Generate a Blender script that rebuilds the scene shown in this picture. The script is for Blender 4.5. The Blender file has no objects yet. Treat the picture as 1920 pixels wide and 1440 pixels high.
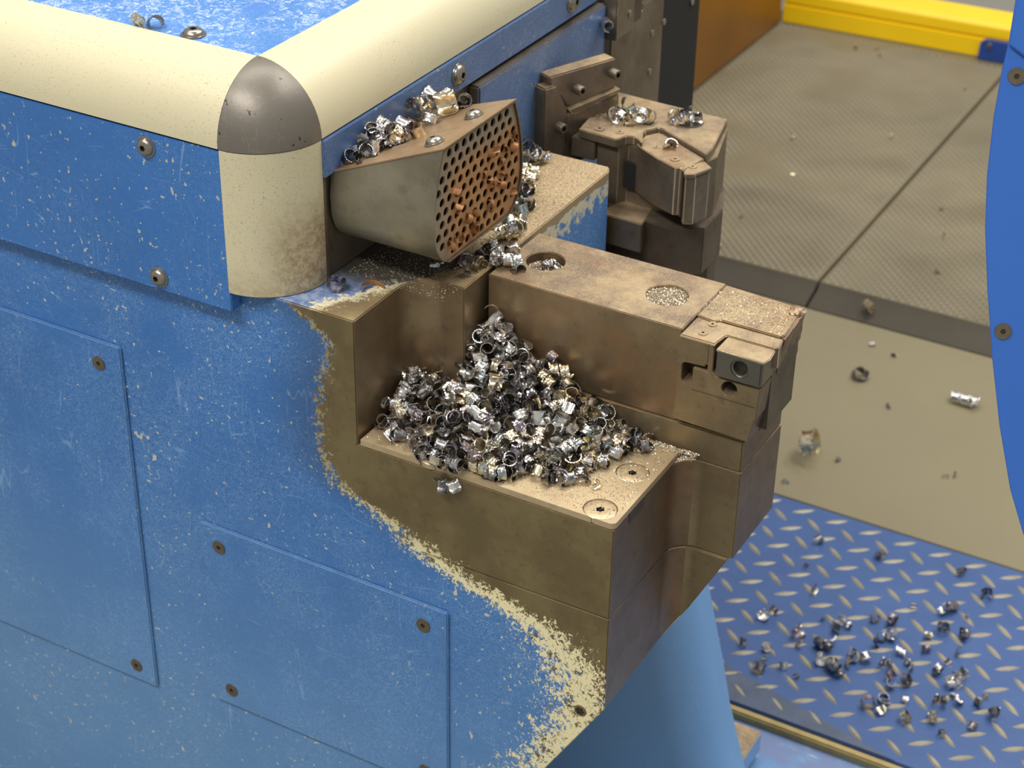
import bpy, bmesh, math, random
from mathutils import Vector, Matrix, noise
from mathutils.geometry import delaunay_2d_cdt
random.seed(7)
C = bpy.context.scene.collection
PI = math.pi

# ------------------------------------------------------------------ camera, world, lamps, exposure
cam = bpy.data.cameras.new('camera'); co = bpy.data.objects.new('camera', cam); C.objects.link(co)
cam.sensor_width = 36; cam.lens = 65.178; cam.clip_start = 0.02; cam.clip_end = 60
co.matrix_world = Matrix(((0.87126, -0.26928, 0.41037, 0.746066), (0.49060, 0.45218, -0.74488, -0.995907),
                          (0.01502, 0.85031, 0.52607, 0.523757), (0, 0, 0, 1)))
cam.dof.use_dof = True; cam.dof.focus_distance = 1.38; cam.dof.aperture_fstop = 13
bpy.context.scene.camera = co

world = bpy.data.worlds.new('workshop_air'); bpy.context.scene.world = world; world.use_nodes = True
world.node_tree.nodes['Background'].inputs[0].default_value = (0.95, 0.94, 0.92, 1)
world.node_tree.nodes['Background'].inputs[1].default_value = 0.50

def lamp(name, loc, tgt, sx, sy, power, col=(1, 0.96, 0.9)):
    l = bpy.data.lights.new(name, 'AREA'); l.shape = 'RECTANGLE'; l.size = sx; l.size_y = sy; l.energy = power; l.color = col
    o = bpy.data.objects.new(name, l); C.objects.link(o); o.location = loc
    o.rotation_euler = (Vector(tgt) - Vector(loc)).to_track_quat('-Z', 'Y').to_euler()
lamp('ceiling_lamp', (-0.9, 0.9, 3.0), (0.1, 0.2, -0.2), 2.6, 0.35, 58)
lamp('ceiling_lamp', (0.9, 1.7, 3.0), (0.3, 1.0, -0.5), 2.6, 0.35, 74)
lamp('ceiling_lamp', (-0.4, -1.9, 2.8), (0.0, 0.0, -0.3), 2.6, 0.35, 116)
lamp('ceiling_lamp', (1.4, 3.4, 3.0), (0.0, 2.6, -0.9), 2.6, 0.35, 60)
vs = bpy.context.scene.view_settings
bpy.context.scene.display_settings.display_device = 'sRGB'
vs.view_transform = 'Standard'; vs.look = 'None'; vs.gamma = 1; vs.use_curve_mapping = False; vs.exposure = 0.0

# ------------------------------------------------------------------ node helpers
class NT:
    def __init__(s, name):
        s.m = bpy.data.materials.new(name); s.m.use_nodes = True; s.t = s.m.node_tree
        s.b = s.t.nodes['Principled BSDF']; s.co = None
    def n(s, typ, ins=None, **kw):
        x = s.t.nodes.new('ShaderNode' + typ)
        for k, v in kw.items(): setattr(x, k, v)
        for k, v in (ins or {}).items(): s.put(x.inputs[k], v)
        return x
    def put(s, sock, v):
        if hasattr(v, 'is_output') or isinstance(v, bpy.types.NodeSocket): s.t.links.new(v, sock)
        else: sock.default_value = v
    def pos(s):                                   # world position of the shaded point (all things stand still)
        if s.co is None: s.co = s.n('NewGeometry').outputs['Position']
        return s.co
    def obj(s): return s.n('TexCoord').outputs['Object']
    def map(s, v, scale, rot=(0, 0, 0)):
        return s.n('Mapping', {'Vector': v, 'Scale': scale, 'Rotation': rot}).outputs[0]
    def noise(s, scale, detail=3, rough=0.55, vec=None, dist=0.0):
        return s.n('TexNoise', {'Vector': vec or s.pos(), 'Scale': scale, 'Detail': detail, 'Roughness': rough, 'Distortion': dist}).outputs[0]
    def ma(s, op, a, b=0.0, c=0.0, clamp=False):
        x = s.n('Math', operation=op); x.use_clamp = clamp
        s.put(x.inputs[0], a); s.put(x.inputs[1], b)
        if len(x.inputs) > 2: s.put(x.inputs[2], c)
        return x.outputs[0]
    def step(s, v, lo, hi):                       # smooth 0..1 between lo and hi
        x = s.n('MapRange', {'Value': v, 'From Min': lo, 'From Max': hi}); x.interpolation_type = 'SMOOTHSTEP'
        return x.outputs[0]
    def mix(s, f, a, b):
        x = s.n('Mix', data_type='RGBA'); s.put(x.inputs[0], f)
        s.put(x.inputs[6], a if hasattr(a, 'is_output') else (*a, 1)); s.put(x.inputs[7], b if hasattr(b, 'is_output') else (*b, 1))
        return x.outputs[2]
    def bump(s, h, st=0.3, d=0.001):
        s.put(s.b.inputs['Normal'], s.n('Bump', {'Height': h, 'Strength': st, 'Distance': d}).outputs[0])
    def out(s, col=None, metal=None, rough=None, **kw):
        if col is not None: s.put(s.b.inputs['Base Color'], col if hasattr(col, 'is_output') else (*col, 1))
        if metal is not None: s.put(s.b.inputs['Metallic'], metal)
        if rough is not None: s.put(s.b.inputs['Roughness'], rough)
        return s.m
    def xyz(s): return s.n('SeparateXYZ', {0: s.pos()}).outputs

def scratches(t, vec_fn=None, scale=34.0, w=0.012):
    """thin hair scratches: iso-lines of stretched noise, three directions"""
    acc = None
    for k, (rx, rz) in enumerate(((0.5, 0.35), (1.2, -0.6), (-0.9, 0.9))):
        v = t.map(t.pos(), (1, 1, 0.16 if k == 0 else 1.0) if k != 1 else (0.2, 1, 1), (rx, rz * .7, rz))
        n = t.noise(scale * (1 + .35 * k), 2, .5, v, 0.4)
        d = t.ma('ABSOLUTE', t.ma('SUBTRACT', n, 0.5))
        l = t.ma('SUBTRACT', 1.0, t.step(d, 0.0, w))
        gate = t.step(t.noise(21 + 9 * k, 2, .6), .50, .64)
        l = t.ma('MULTIPLY', l, gate)
        acc = l if acc is None else t.ma('MAXIMUM', acc, l)
    return acc

BLUE = (0.026, 0.125, 0.37); BLUE_L = (0.20, 0.37, 0.60); CREAM = (0.76, 0.68, 0.42); STEEL = (0.30, 0.235, 0.125); STEEL_D = (0.19, 0.14, 0.085)

def steel_nodes(t, a=STEEL, b=STEEL_D, sc=14):
    n1 = t.noise(sc, 5, .65)
    n2 = t.noise(sc * 7, 4, .7)
    c = t.mix(t.step(n1, .35, .68), b, a)
    c = t.mix(t.ma('MULTIPLY', t.step(n2, .52, .75), .45), c, tuple(x * .6 for x in b))
    return c, n1, n2

def mat_steel(name, a=STEEL, b=STEEL_D, metal=.75, rough=.42, sc=14, pit=.12, rust=0.0, dust=0.0, brush=True):
    t = NT(name); c, n1, n2 = steel_nodes(t, a, b, sc)
    if rust: c = t.mix(t.ma('MULTIPLY', t.step(t.noise(sc * .8, 4, .7), .48, .66), rust), c, (0.34, 0.16, 0.06))
    if dust:
        f = t.noise(900, 2, .8); c = t.mix(t.ma('MULTIPLY', t.step(f, .5, .62), dust), c, (0.55, .44, .28))
    r = t.ma('ADD', rough - .10, t.ma('MULTIPLY', n2, .25))
    h = t.noise(1500, 2, .7)
    if brush: h = t.ma('ADD', t.ma('MULTIPLY', h, .4), t.noise(60, 3, .6, t.map(t.pos(), (1, 1, 14))))
    t.bump(h, pit, .0006)
    return t.out(c, metal, r)

def paint_cols(t, chips=.62, light=.35, warm=0.0):
    n = t.noise(7, 3, .6); base = t.mix(n, tuple(x * .85 for x in BLUE), tuple(x * 1.25 for x in BLUE))
    fib = t.noise(430, 4, .8, None, 2.4)
    big = t.noise(9, 4, .65)
    wear = t.ma('MULTIPLY', t.step(fib, .49, .60), t.ma('ADD', .25, t.ma('MULTIPLY', t.step(big, .34, .62), .75)))
    X, Y, Z = t.xyz()
    low = t.step(Z, -.30, -.75)                                # rubbed paler toward the foot of the machine
    c = t.mix(t.ma('MULTIPLY', low, .50), base, (.19, .36, .58))
    c = t.mix(t.ma('MULTIPLY', wear, light * 2.2, clamp=True), c, BLUE_L)
    c = t.mix(t.ma('MULTIPLY', scratches(t, None, 30, .0055), .38), c, (0.30, 0.47, 0.72))
    sp = t.noise(215, 2, .5); s2 = t.noise(110, 3, .6, t.map(t.pos(), (1, 1, .6), (.3, .8, .2)))
    thr = t.ma('SUBTRACT', chips + .162, t.ma('MULTIPLY', big, .16))
    chip = t.ma('MAXIMUM', t.step(t.ma('SUBTRACT', sp, thr), 0.0, .012), t.step(t.ma('SUBTRACT', s2, t.ma('ADD', thr, .012)), 0.0, .010))
    c = t.mix(chip, c, (0.50, .49, .42))
    return c, chip

def mat_paint(name, chips=.62, light=.35, rough=.42, tint=None):
    t = NT(name); c, chip = paint_cols(t, chips, light)
    if tint: c = t.mix(tint[0], c, tint[1])
    t.bump(t.noise(500, 2, .6), .06, .0006)
    return t.out(c, t.ma('MULTIPLY', chip, .3), rough)

def mat_front():
    """blue paint left of a worn-through edge, bare oily steel right of it, cream primer flakes along the edge"""
    t = NT('worn_front_face'); X, Y, Z = t.xyz()
    fc = t.n('FloatCurve'); pts = [(-.177, -.013), (-.188, .0086), (-.202, .026), (-.233, .0205), (-.30, .0165), (-.332, .030), (-.347, .062), (-.365, .097),
                                   (-.385, .142), (-.398, .189), (-.4155, .225), (-.45, .247), (-.4825, .250), (-.516, .238), (-.552, .222), (-.62, .18)]
    cv = fc.mapping.curves[0]; lo, hi = -.62, -.177
    for i, (z, x) in enumerate(sorted(pts)):
        u, v = (z - lo) / (hi - lo), (x + .1) / .4
        if i == 0: cv.points[0].location = (u, v)
        elif i == 1: cv.points[1].location = (u, v)
        else: cv.points.new(u, v)
    fc.mapping.update()
    t.put(fc.inputs['Value'], t.n('MapRange', {'Value': Z, 'From Min': lo, 'From Max': hi}).outputs[0])
    xb = t.ma('SUBTRACT', t.ma('MULTIPLY', fc.outputs[0], .4), .1)
    d = t.ma('SUBTRACT', X, xb)
    low = t.step(Z, -.30, -.40)                                   # the lower stretch frays in a wider band
    mv = t.map(t.pos(), (1.0, 1.0, 1.0), (0, .6, 0))
    na = t.ma('SUBTRACT', t.ma('ADD', t.ma('MULTIPLY', t.noise(85, 6, .74, mv, .6), .65), t.ma('MULTIPLY', t.noise(300, 4, .7), .35)), .5)
    amp = t.ma('ADD', .09, t.ma('MULTIPLY', low, .19))
    e = t.ma('ADD', d, t.ma('MULTIPLY', na, amp))
    bare = t.step(e, -.0008, .0008)
    fine = t.noise(330, 4, .75, t.map(t.pos(), (1, 1, .8), (0, -.5, 0)), .8); mid = t.noise(95, 5, .7, t.map(t.pos(), (1, 1, 1), (.4, .2, 0)))
    dn = t.ma('ABSOLUTE', t.ma('SUBTRACT', d, t.ma('MULTIPLY', low, .008)))
    half_w = t.ma('ADD', .022, t.ma('MULTIPLY', low, .040))
    dens = t.ma('SUBTRACT', .17, t.ma('MULTIPLY', t.ma('DIVIDE', dn, half_w), .20))      # most flakes at the edge, thinning out
    dens = t.ma('SUBTRACT', dens, t.ma('MULTIPLY', t.ma('SUBTRACT', 1.0, low), .075))
    v_ = t.ma('ADD', t.ma('MULTIPLY', fine, .66), t.ma('MULTIPLY', mid, .34))
    flake = t.step(t.ma('SUBTRACT', v_, t.ma('SUBTRACT', .60, dens)), 0.0, .012)
    pc, chip = paint_cols(t, .61, .38)
    grime = t.ma('MULTIPLY', t.step(d, -.06, -.005), t.ma('SUBTRACT', 1.0, low))
    pc = t.mix(t.ma('MULTIPLY', grime, .55), pc, (0.03, .06, .13))
    sc, n1, n2 = steel_nodes(t, (.235, .185, .09), (.165, .125, .062), 16)
    fl = t.mix(low, (.30, .26, .15), (.78, .70, .42))
    c = t.mix(bare, pc, sc); c = t.mix(flake, c, fl)
    h = t.ma('ADD', t.ma('MULTIPLY', bare, -.6), t.ma('MULTIPLY', t.noise(700, 2, .6), .25))
    t.bump(h, .35, .0007)
    met = t.ma('MULTIPLY', bare, t.ma('SUBTRACT', .6, t.ma('MULTIPLY', flake, .6)))
    return t.out(c, met, .45)

def mat_shelf():
    t = NT('worn_shelf_top'); X, Y, Z = t.xyz()
    d = t.ma('SUBTRACT', X, t.ma('ADD', .006, t.ma('MULTIPLY', Y, .55)))
    e = t.ma('ADD', d, t.ma('MULTIPLY', t.ma('SUBTRACT', t.noise(120, 6, .75), .5), .05))
    bare = t.step(e, -.001, .001)
    bl = t.mix(t.step(t.noise(90, 5, .75), .42, .6), (.13, .20, .38), (.30, .37, .52))
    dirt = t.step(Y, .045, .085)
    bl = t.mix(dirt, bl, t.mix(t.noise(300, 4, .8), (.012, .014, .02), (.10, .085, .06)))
    e2 = t.ma('ABSOLUTE', t.ma('ADD', e, t.ma('MULTIPLY', t.ma('SUBTRACT', t.noise(260, 6, .8), .5), .035)))
    fl = t.ma('MULTIPLY', t.ma('SUBTRACT', 1.0, t.step(e2, .0045, .006)), t.step(Y, .10, .06))
    sc, a, b = steel_nodes(t, (.50, .38, .20), (.30, .22, .12), 20)
    back = t.step(Y, .13, .17)                               # towards the back the top is bare, brown and dusty
    c = t.mix(bare, bl, sc); c = t.mix(fl, c, (.80, .72, .48)); c = t.mix(back, c, t.mix(t.step(t.noise(600, 3, .8), .4, .6), (.30, .22, .13), (.55, .42, .25)))
    t.bump(t.noise(700, 3, .7), .3, .0008)
    return t.out(c, t.ma('MULTIPLY', t.ma('MAXIMUM', bare, back), .45), .5)

def mat_block_side():
    t = NT('flaking_blue_side'); X, Y, Z = t.xyz()
    pc, chip = paint_cols(t, .585, .6)
    pc = t.mix(.35, pc, (.12, .30, .66))
    e = t.ma('ADD', t.ma('SUBTRACT', Z, -.196), t.ma('MULTIPLY', t.ma('SUBTRACT', t.noise(110, 5, .75), .5), .10))
    c = t.mix(t.step(e, -.0005, .001), pc, (.62, .58, .42))
    e2 = t.ma('ADD', t.ma('SUBTRACT', Z, -.186), t.ma('MULTIPLY', t.ma('SUBTRACT', t.noise(40, 3, .6), .5), .02))
    c = t.mix(t.step(e2, -.0005, .001), c, (.34, .25, .14))
    t.bump(t.noise(300, 4, .7), .25, .0008)
    return t.out(c, .1, .5)

def mat_cream():
    t = NT('cream_rail'); n = t.noise(5, 3, .6)
    c = t.mix(n, (.52, .47, .30), (.61, .555, .375))
    X, Y, Z = t.xyz()
    sp = t.noise(620, 3, .75)
    g = t.step(t.noise(11, 3, .6), .38, .7)
    c = t.mix(t.ma('MULTIPLY', t.step(sp, .585, .66), t.ma('ADD', .20, t.ma('MULTIPLY', g, .6))), c, (.25, .19, .10))
    # brown grime on the column, to the tool side and downwards
    k = t.ma('MULTIPLY', t.step(X, -.035, -.002), t.step(Z, -.08, -.14))
    k2 = t.ma('MULTIPLY', t.step(Z, -.145, -.175), .5)
    gr = t.step(t.noise(150, 5, .8), .36, .62)
    c = t.mix(t.ma('MULTIPLY', t.ma('MAXIMUM', k, k2), t.ma('ADD', .3, t.ma('MULTIPLY', gr, .6)), clamp=True), c, (.26, .17, .09))
    t.bump(t.noise(1100, 2, .6), .08, .0005)
    return t.out(c, 0.0, .42)

def mat_cap():
    t = NT('grey_cap'); c = t.mix(t.noise(14, 4, .6), (.115, .10, .08), (.20, .18, .15))
    c = t.mix(t.ma('MULTIPLY', scratches(t, None, 60, .010), .35), c, (.26, .235, .20))
    c = t.mix(t.ma('MULTIPLY', t.step(t.noise(130, 2, .5), .70, .72), 1.0), c, (.04, .035, .03))
    t.bump(t.noise(300, 3, .7), .15, .0008)
    return t.out(c, .35, .42)

def mat_chip(name, a, b, rough=.25):
    t = NT(name); n = t.noise(190, 2, .5)
    c = t.mix(t.step(n, .42, .58), a, b)
    oi = t.n('ObjectInfo').outputs['Random']
    c = t.mix(t.ma('MULTIPLY', oi, .28), c, tuple(x * .45 for x in a))
    return t.out(c, 1.0, rough)

def mat_plain(name, col, rough=.5, metal=0.0, var=.25, sc=30, bump=.1):
    t = NT(name); c = t.mix(t.noise(sc, 4, .65), tuple(x * (1 - var) for x in col), tuple(min(1, x * (1 + var)) for x in col))
    t.bump(t.noise(sc * 12, 3, .6), bump, .0008)
    return t.out(c, metal, rough)

M = dict(
    front=mat_front(), shelf=mat_shelf(), side=mat_block_side(), cream=mat_cream(), cap=mat_cap(),
    steel=mat_steel('oily_steel', (.27, .215, .125), (.20, .15, .09)),
    steel_side=mat_steel('brown_steel', (.215, .155, .105), (.15, .105, .075), .7, .40, 10, rust=.25),
    steel_wall=mat_steel('pocket_steel', (.30, .23, .135), (.20, .145, .085), .75, .36, 12, rust=.3),
    steel_top=mat_steel('dusty_steel_top', (.46, .345, .20), (.215, .155, .105), .55, .42, 26, .3, rust=.3, dust=.5, brush=False),
    plate_top=mat_steel('cover_plate_steel', (.58, .46, .28), (.44, .335, .20), .55, .40, 18, .3, dust=.75, brush=False),
    grey_steel=mat_steel('grey_steel', (.25, .205, .15), (.15, .12, .09), .7, .40, 12),
    dark_steel=mat_steel('dark_steel', (.145, .115, .085), (.085, .068, .052), .65, .42, 9),
    insert=mat_plain('carbide', (.13, .125, .11), .3, .8, .15, 40, .05),
    screw=mat_plain('screw_steel', (.34, .31, .26), .28, .95, .3, 80, .05),
    flat_screw=mat_plain('dull_screw', (.17, .14, .095), .42, .7, .3, 120, .2),
    black=mat_plain('black_gap', (.006, .006, .006), .7),
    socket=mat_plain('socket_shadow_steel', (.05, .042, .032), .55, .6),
    blue_strip=mat_paint('blue_paint_strip', .600, .14), blue_plate=mat_paint('blue_paint_plate', .64, .38), blue_top=None,
    blue_wall=mat_paint('blue_paint_grimy', .62, .5, .4, (.42, (.12, .115, .12))),
    blue_leg=mat_paint('blue_paint_base', .68, .5, .4, (.5, (.26, .48, .78))),
    edge_steel=mat_plain('rubbed_edge_highlight', (.62, .53, .38), .3, .7, .35, 120, .1),  # edge highlights put into the colour of the rubbed bevels
    edge_blue=mat_plain('pale_blue_edge', (.20, .33, .52), .35, .2, .4, 60, .2),  # paler blue for the bevel faces of the plates
    blue_panel=mat_plain('clean_blue_paint', (.030, .135, .50), .38, 0, .08, 6, .05),
    blue_floor=mat_plain('blue_floor_paint', (.050, .105, .27), .40, .1, .22, 14, .2),
    lug=mat_plain('rubbed_tread_metal', (.36, .33, .25), .38, .5, .3, 60, .2),
    beige=mat_plain('beige_floor_sheet', (.210, .180, .105), .5, 0, .10, 5, .1),
    mat=mat_plain('matting', (.165, .140, .085), .5, .05, .35, 5, .3),
    mat_edge=mat_plain('mat_edge', (.05, .042, .028), .8, .0, .3, 9, .2),
    yellow=mat_plain('yellow_paint', (.90, .60, .004), .4, 0, .05, 12, .05),
    orange=mat_plain('orange_brown_panel', (.27, .115, .018), .38, .35, .45, 3.5, .05),
    concrete=mat_plain('concrete', (.22, .22, .18), .7, 0, .25, 200, .3),
    bronze_wall=mat_steel('nozzle_shell', (.26, .235, .165), (.155, .135, .09), .6, .36, 9, .1, brush=False),
    nozzle_top=mat_steel('nozzle_lid', (.36, .245, .14), (.26, .175, .10), .5, .42, 16, .2, brush=False),
    inside=mat_plain('nozzle_inside', (.07, .035, .018), .7),
    chip_silver=mat_chip('chip_silver', (.86, .84, .79), (.55, .54, .54)),
    chip_gold=mat_chip('chip_gold', (.90, .80, .54), (.58, .52, .42)),
    chip_dark=mat_chip('chip_dark', (.20, .19, .19), (.46, .45, .46), .26),
    chip_violet=mat_chip('chip_violet', (.30, .255, .31), (.58, .52, .52), .22),
    chip_teal=mat_chip('chip_teal', (.36, .42, .43), (.70, .69, .63), .24),
    chip_rust=mat_plain('chip_rust', (.36, .17, .07), .45, .6, .4, 200, .2),
    grit_dull=mat_plain('dull_grit', (.30, .25, .17), .5, .5, .6, 900, .1),
    grit=mat_plain('metal_grit', (.60, .52, .40), .3, .9, .5, 900, .1),
)
def _bt():
    t = NT('scraped_blue_top'); c, chip = paint_cols(t, .66, .5)
    c = t.mix(.22, c, (.10, .25, .62))
    v = t.map(t.pos(), (1.0, 1.0, 1), (0, 0, .5))
    n = t.noise(95, 6, .72, v, 1.4)
    k = t.ma('SUBTRACT', 1.0, t.step(t.ma('ABSOLUTE', t.ma('SUBTRACT', n, .56)), .012, .024))
    g = t.step(t.noise(16, 3, .6), .38, .52)
    c = t.mix(t.ma('MULTIPLY', k, t.ma('MULTIPLY', g, .85)), c, (.55, .62, .68))
    k2 = t.step(t.noise(120, 4, .6), .66, .68)
    c = t.mix(k2, c, (.62, .60, .46))
    t.bump(n, .2, .0006); return t.out(c, 0, .42)
M['blue_top'] = _bt()
def _rp():
    t = NT('rusty_perforated_sheet'); X, Y, Z = t.xyz()
    edge = t.ma('ADD', t.step(Y, .105, .075), t.step(Z, -.085, -.060), clamp=True)
    r = t.mix(t.noise(70, 4, .7), (.30, .145, .055), (.52, .29, .13))
    g = t.mix(t.noise(90, 4, .7), (.20, .165, .12), (.34, .28, .20))
    c = t.mix(t.ma('MULTIPLY', edge, t.ma('ADD', .4, t.noise(60, 2, .6)), clamp=True), r, g)
    t.bump(t.noise(500, 3, .7), .2, .0006)
    return t.out(c, .35, .5)
M['perf'] = _rp()

# ------------------------------------------------------------------ mesh helpers
def link(name, me, mat, parent=None, label=None, smooth=None):
    o = bpy.data.objects.new(name, me); C.objects.link(o)
    if mat is not None:
        for m in (mat if isinstance(mat, (list, tuple)) else [mat]): me.materials.append(m)
    if parent is not None: o.parent = parent
    if label: o['label'] = label
    if smooth is not None: shade(me, smooth)
    return o
def shade(me, ang=35):
    me.polygons.foreach_set('use_smooth', [True] * len(me.polygons))
    bm = bmesh.new(); bm.from_mesh(me); a = math.radians(ang)
    for e in bm.edges: e.smooth = len(e.link_faces) == 2 and e.calc_face_angle(0) < a
    bm.to_mesh(me); bm.free()
def thing(name, label, cat, group=None, kind=None):
    o = bpy.data.objects.new(name, None); C.objects.link(o); o.empty_display_size = .01
    return tag(o, label, cat, group, kind)
def tag(o, label, cat=None, group=None, kind=None):
    if label: o['label'] = label
    if cat: o['category'] = cat
    if group: o['group'] = group
    if kind: o['kind'] = kind
    return o
AXM = {'z': lambda u, v, w: (u, v, w), 'y': lambda u, v, w: (u, w, v), 'x': lambda u, v, w: (w, u, v)}
def circ(u, v, r, n=24, r2=None):
    return [(u + r * math.cos(2 * PI * i / n), v + (r2 or r) * math.sin(2 * PI * i / n)) for i in range(n)]
def prism_bm(poly, ax, lo, hi, holes=(), bevel=0.0, seg=2, fn=None):
    """poly in the plane across axis ax (z: x,y  y: x,z  x: y,z), extruded lo..hi; holes go right through"""
    f = fn or AXM[ax]; bm = bmesh.new()
    if holes:
        pts = []; edges = []; 
        for loop in [poly] + list(holes):
            b = len(pts); n = len(loop); pts += [Vector(p) for p in loop]; edges += [(b + i, b + (i + 1) % n) for i in range(n)]
        V, E_, F, *_ = delaunay_2d_cdt(pts, edges, [], 0, 1e-6)
        def inside(p, L):
            c = False; n = len(L)
            for i in range(n):
                x1, y1 = L[i]; x2, y2 = L[(i + 1) % n]
                if (y1 > p.y) != (y2 > p.y) and p.x < (x2 - x1) * (p.y - y1) / (y2 - y1) + x1: c = not c
            return c
        keep = []
        for t in F:
            c = sum((V[i] for i in t), Vector((0, 0))) / len(t)
            if inside(c, poly) and not any(inside(c, h) for h in holes): keep.append(t)
        vb = [bm.verts.new(f(v.x, v.y, lo)) for v in V]; vt = [bm.verts.new(f(v.x, v.y, hi)) for v in V]
        cnt = {}
        for t in keep:
            bm.faces.new([vb[i] for i in t][::-1]); bm.faces.new([vt[i] for i in t])
            for i in range(len(t)):
                a, b = t[i], t[(i + 1) % len(t)]
                if (b, a) in cnt: del cnt[(b, a)]
                else: cnt[(a, b)] = 1
        for a, b in cnt: bm.faces.new([vb[a], vb[b], vt[b], vt[a]])
        for v in [v for v in bm.verts if not v.link_faces]: bm.verts.remove(v)
        bmesh.ops.dissolve_limit(bm, angle_limit=.01, verts=bm.verts[:], edges=bm.edges[:], delimit={'NORMAL'}) if False else None
    else:
        vb = [bm.verts.new(f(u, v, lo)) for u, v in poly]; vt = [bm.verts.new(f(u, v, hi)) for u, v in poly]
        n = len(poly); bm.faces.new(vb[::-1]); bm.faces.new(vt)
        for i in range(n): bm.faces.new([vb[i], vb[(i + 1) % n], vt[(i + 1) % n], vt[i]])
    bmesh.ops.recalc_face_normals(bm, faces=bm.faces[:])
    if bevel:
        es = [e for e in bm.edges if len(e.link_faces) == 2 and e.calc_face_angle(0) > .6]
        bmesh.ops.bevel(bm, geom=es, offset=bevel, segments=seg, affect='EDGES', clamp_overlap=True)
    return bm
def done(name, bm, mat, parent=None, label=None, smooth=35, wn=False):
    me = bpy.data.meshes.new(name); bm.to_mesh(me); bm.free()
    o = link(name, me, mat, parent, label, smooth)
    if wn: o.modifiers.new('weighted', 'WEIGHTED_NORMAL').keep_sharp = True
    return o
def prism(name, poly, ax, lo, hi, mat, parent=None, holes=(), bevel=.0006, label=None, fn=None, seg=2):
    return done(name, prism_bm(poly, ax, lo, hi, holes, bevel, seg, fn), mat, parent, label, 50, bevel > 0)
def rect(a, b, c, d): return [(a, c), (b, c), (b, d), (a, d)]
def box(name, x, y, z, mat, parent=None, bevel=.0006, label=None):
    return prism(name, rect(x[0], x[1], y[0], y[1]), 'z', z[0], z[1], mat, parent, (), bevel, label)
def arc(cx, cy, r, a0, a1, n=8):
    return [(cx + r * math.cos(math.radians(a0 + (a1 - a0) * i / n)), cy + r * math.sin(math.radians(a0 + (a1 - a0) * i / n))) for i in range(n + 1)]
def matfaces(o, fn):
    for p in o.data.polygons: p.material_index = fn(p.normal, p.center)
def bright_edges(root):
    """the small bevel faces of steel parts take a brighter colour: painted edge highlights on top of rubbed wear"""
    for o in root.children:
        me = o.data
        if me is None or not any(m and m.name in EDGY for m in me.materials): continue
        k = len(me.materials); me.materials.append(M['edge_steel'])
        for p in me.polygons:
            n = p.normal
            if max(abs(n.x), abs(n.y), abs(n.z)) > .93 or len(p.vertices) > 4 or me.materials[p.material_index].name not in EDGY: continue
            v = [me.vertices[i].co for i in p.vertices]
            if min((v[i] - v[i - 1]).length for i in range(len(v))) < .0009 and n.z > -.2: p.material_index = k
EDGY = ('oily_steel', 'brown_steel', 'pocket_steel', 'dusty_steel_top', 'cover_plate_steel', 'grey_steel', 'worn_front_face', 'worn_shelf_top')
def lathe(name, prof, mat, parent, loc, nrm, n=28, smooth=40, label=None, hexr=None, hexd=None, hexmat=None):
    """surface of revolution along nrm; optional hexagon/Torx socket sunk in its middle"""
    bm = bmesh.new(); rings = []
    for r, h in prof: rings.append([bm.verts.new((r * math.cos(2 * PI * i / n), r * math.sin(2 * PI * i / n), h)) for i in range(n)])
    for a, b in zip(rings, rings[1:]):
        for i in range(n): bm.faces.new([a[i], a[(i + 1) % n], b[(i + 1) % n], b[i]])
    h0 = prof[-1][1]
    if hexr:
        def star(i): 
            a = 2 * PI * i / n; return hexr * (1 + .16 * math.cos(6 * a))
        r1 = [bm.verts.new((star(i) * math.cos(2 * PI * i / n), star(i) * math.sin(2 * PI * i / n), h0)) for i in range(n)]
        r2 = [bm.verts.new((star(i) * .9 * math.cos(2 * PI * i / n), star(i) * .9 * math.sin(2 * PI * i / n), h0 - hexd)) for i in range(n)]
        for a, b in ((rings[-1], r1), (r1, r2)):
            for i in range(n):
                fc = bm.faces.new([a[i], a[(i + 1) % n], b[(i + 1) % n], b[i]])
                if a is r1: fc.material_index = 1
        bm.faces.new(r2).material_index = 1
    else: bm.faces.new(rings[-1])
    bm.faces.new(rings[0][::-1])
    bmesh.ops.recalc_face_normals(bm, faces=bm.faces[:])
    o = done(name, bm, [mat, hexmat or M['socket']], parent, label, smooth)
    o.location = loc; o.rotation_euler = Vector(nrm).to_track_quat('Z', 'Y').to_euler()
    return o
def flat_screw(parent, loc, nrm, r=.0075, name='countersunk_screw', mat=None):
    return lathe(name, [(r * .8, -.002), (r, .0001), (r * .97, .0010), (r * .4, .0010)], mat or M['flat_screw'], parent, loc, nrm, hexr=r * .30, hexd=.00085)
def button_screw(parent, loc, nrm, r=.0075, name='button_screw'):
    return lathe(name, [(r * 1.02, -.001), (r * 1.18, .0002), (r * 1.16, .0009), (r, .0011), (r * .97, .0022), (r * .8, .0040), (r * .56, .0050), (r * .42, .0051)], M['screw'], parent, loc, nrm, hexr=r * .32, hexd=.003)
def cap_screw(parent, loc, nrm, r=.006, h=.008, mat=None, name='cap_screw'):
    return lathe(name, [(r, -.002), (r, h - .0008), (r * .9, h), (r * .58, h)], mat or M['grey_steel'], parent, loc, nrm, hexr=r * .5, hexd=.005)

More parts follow.
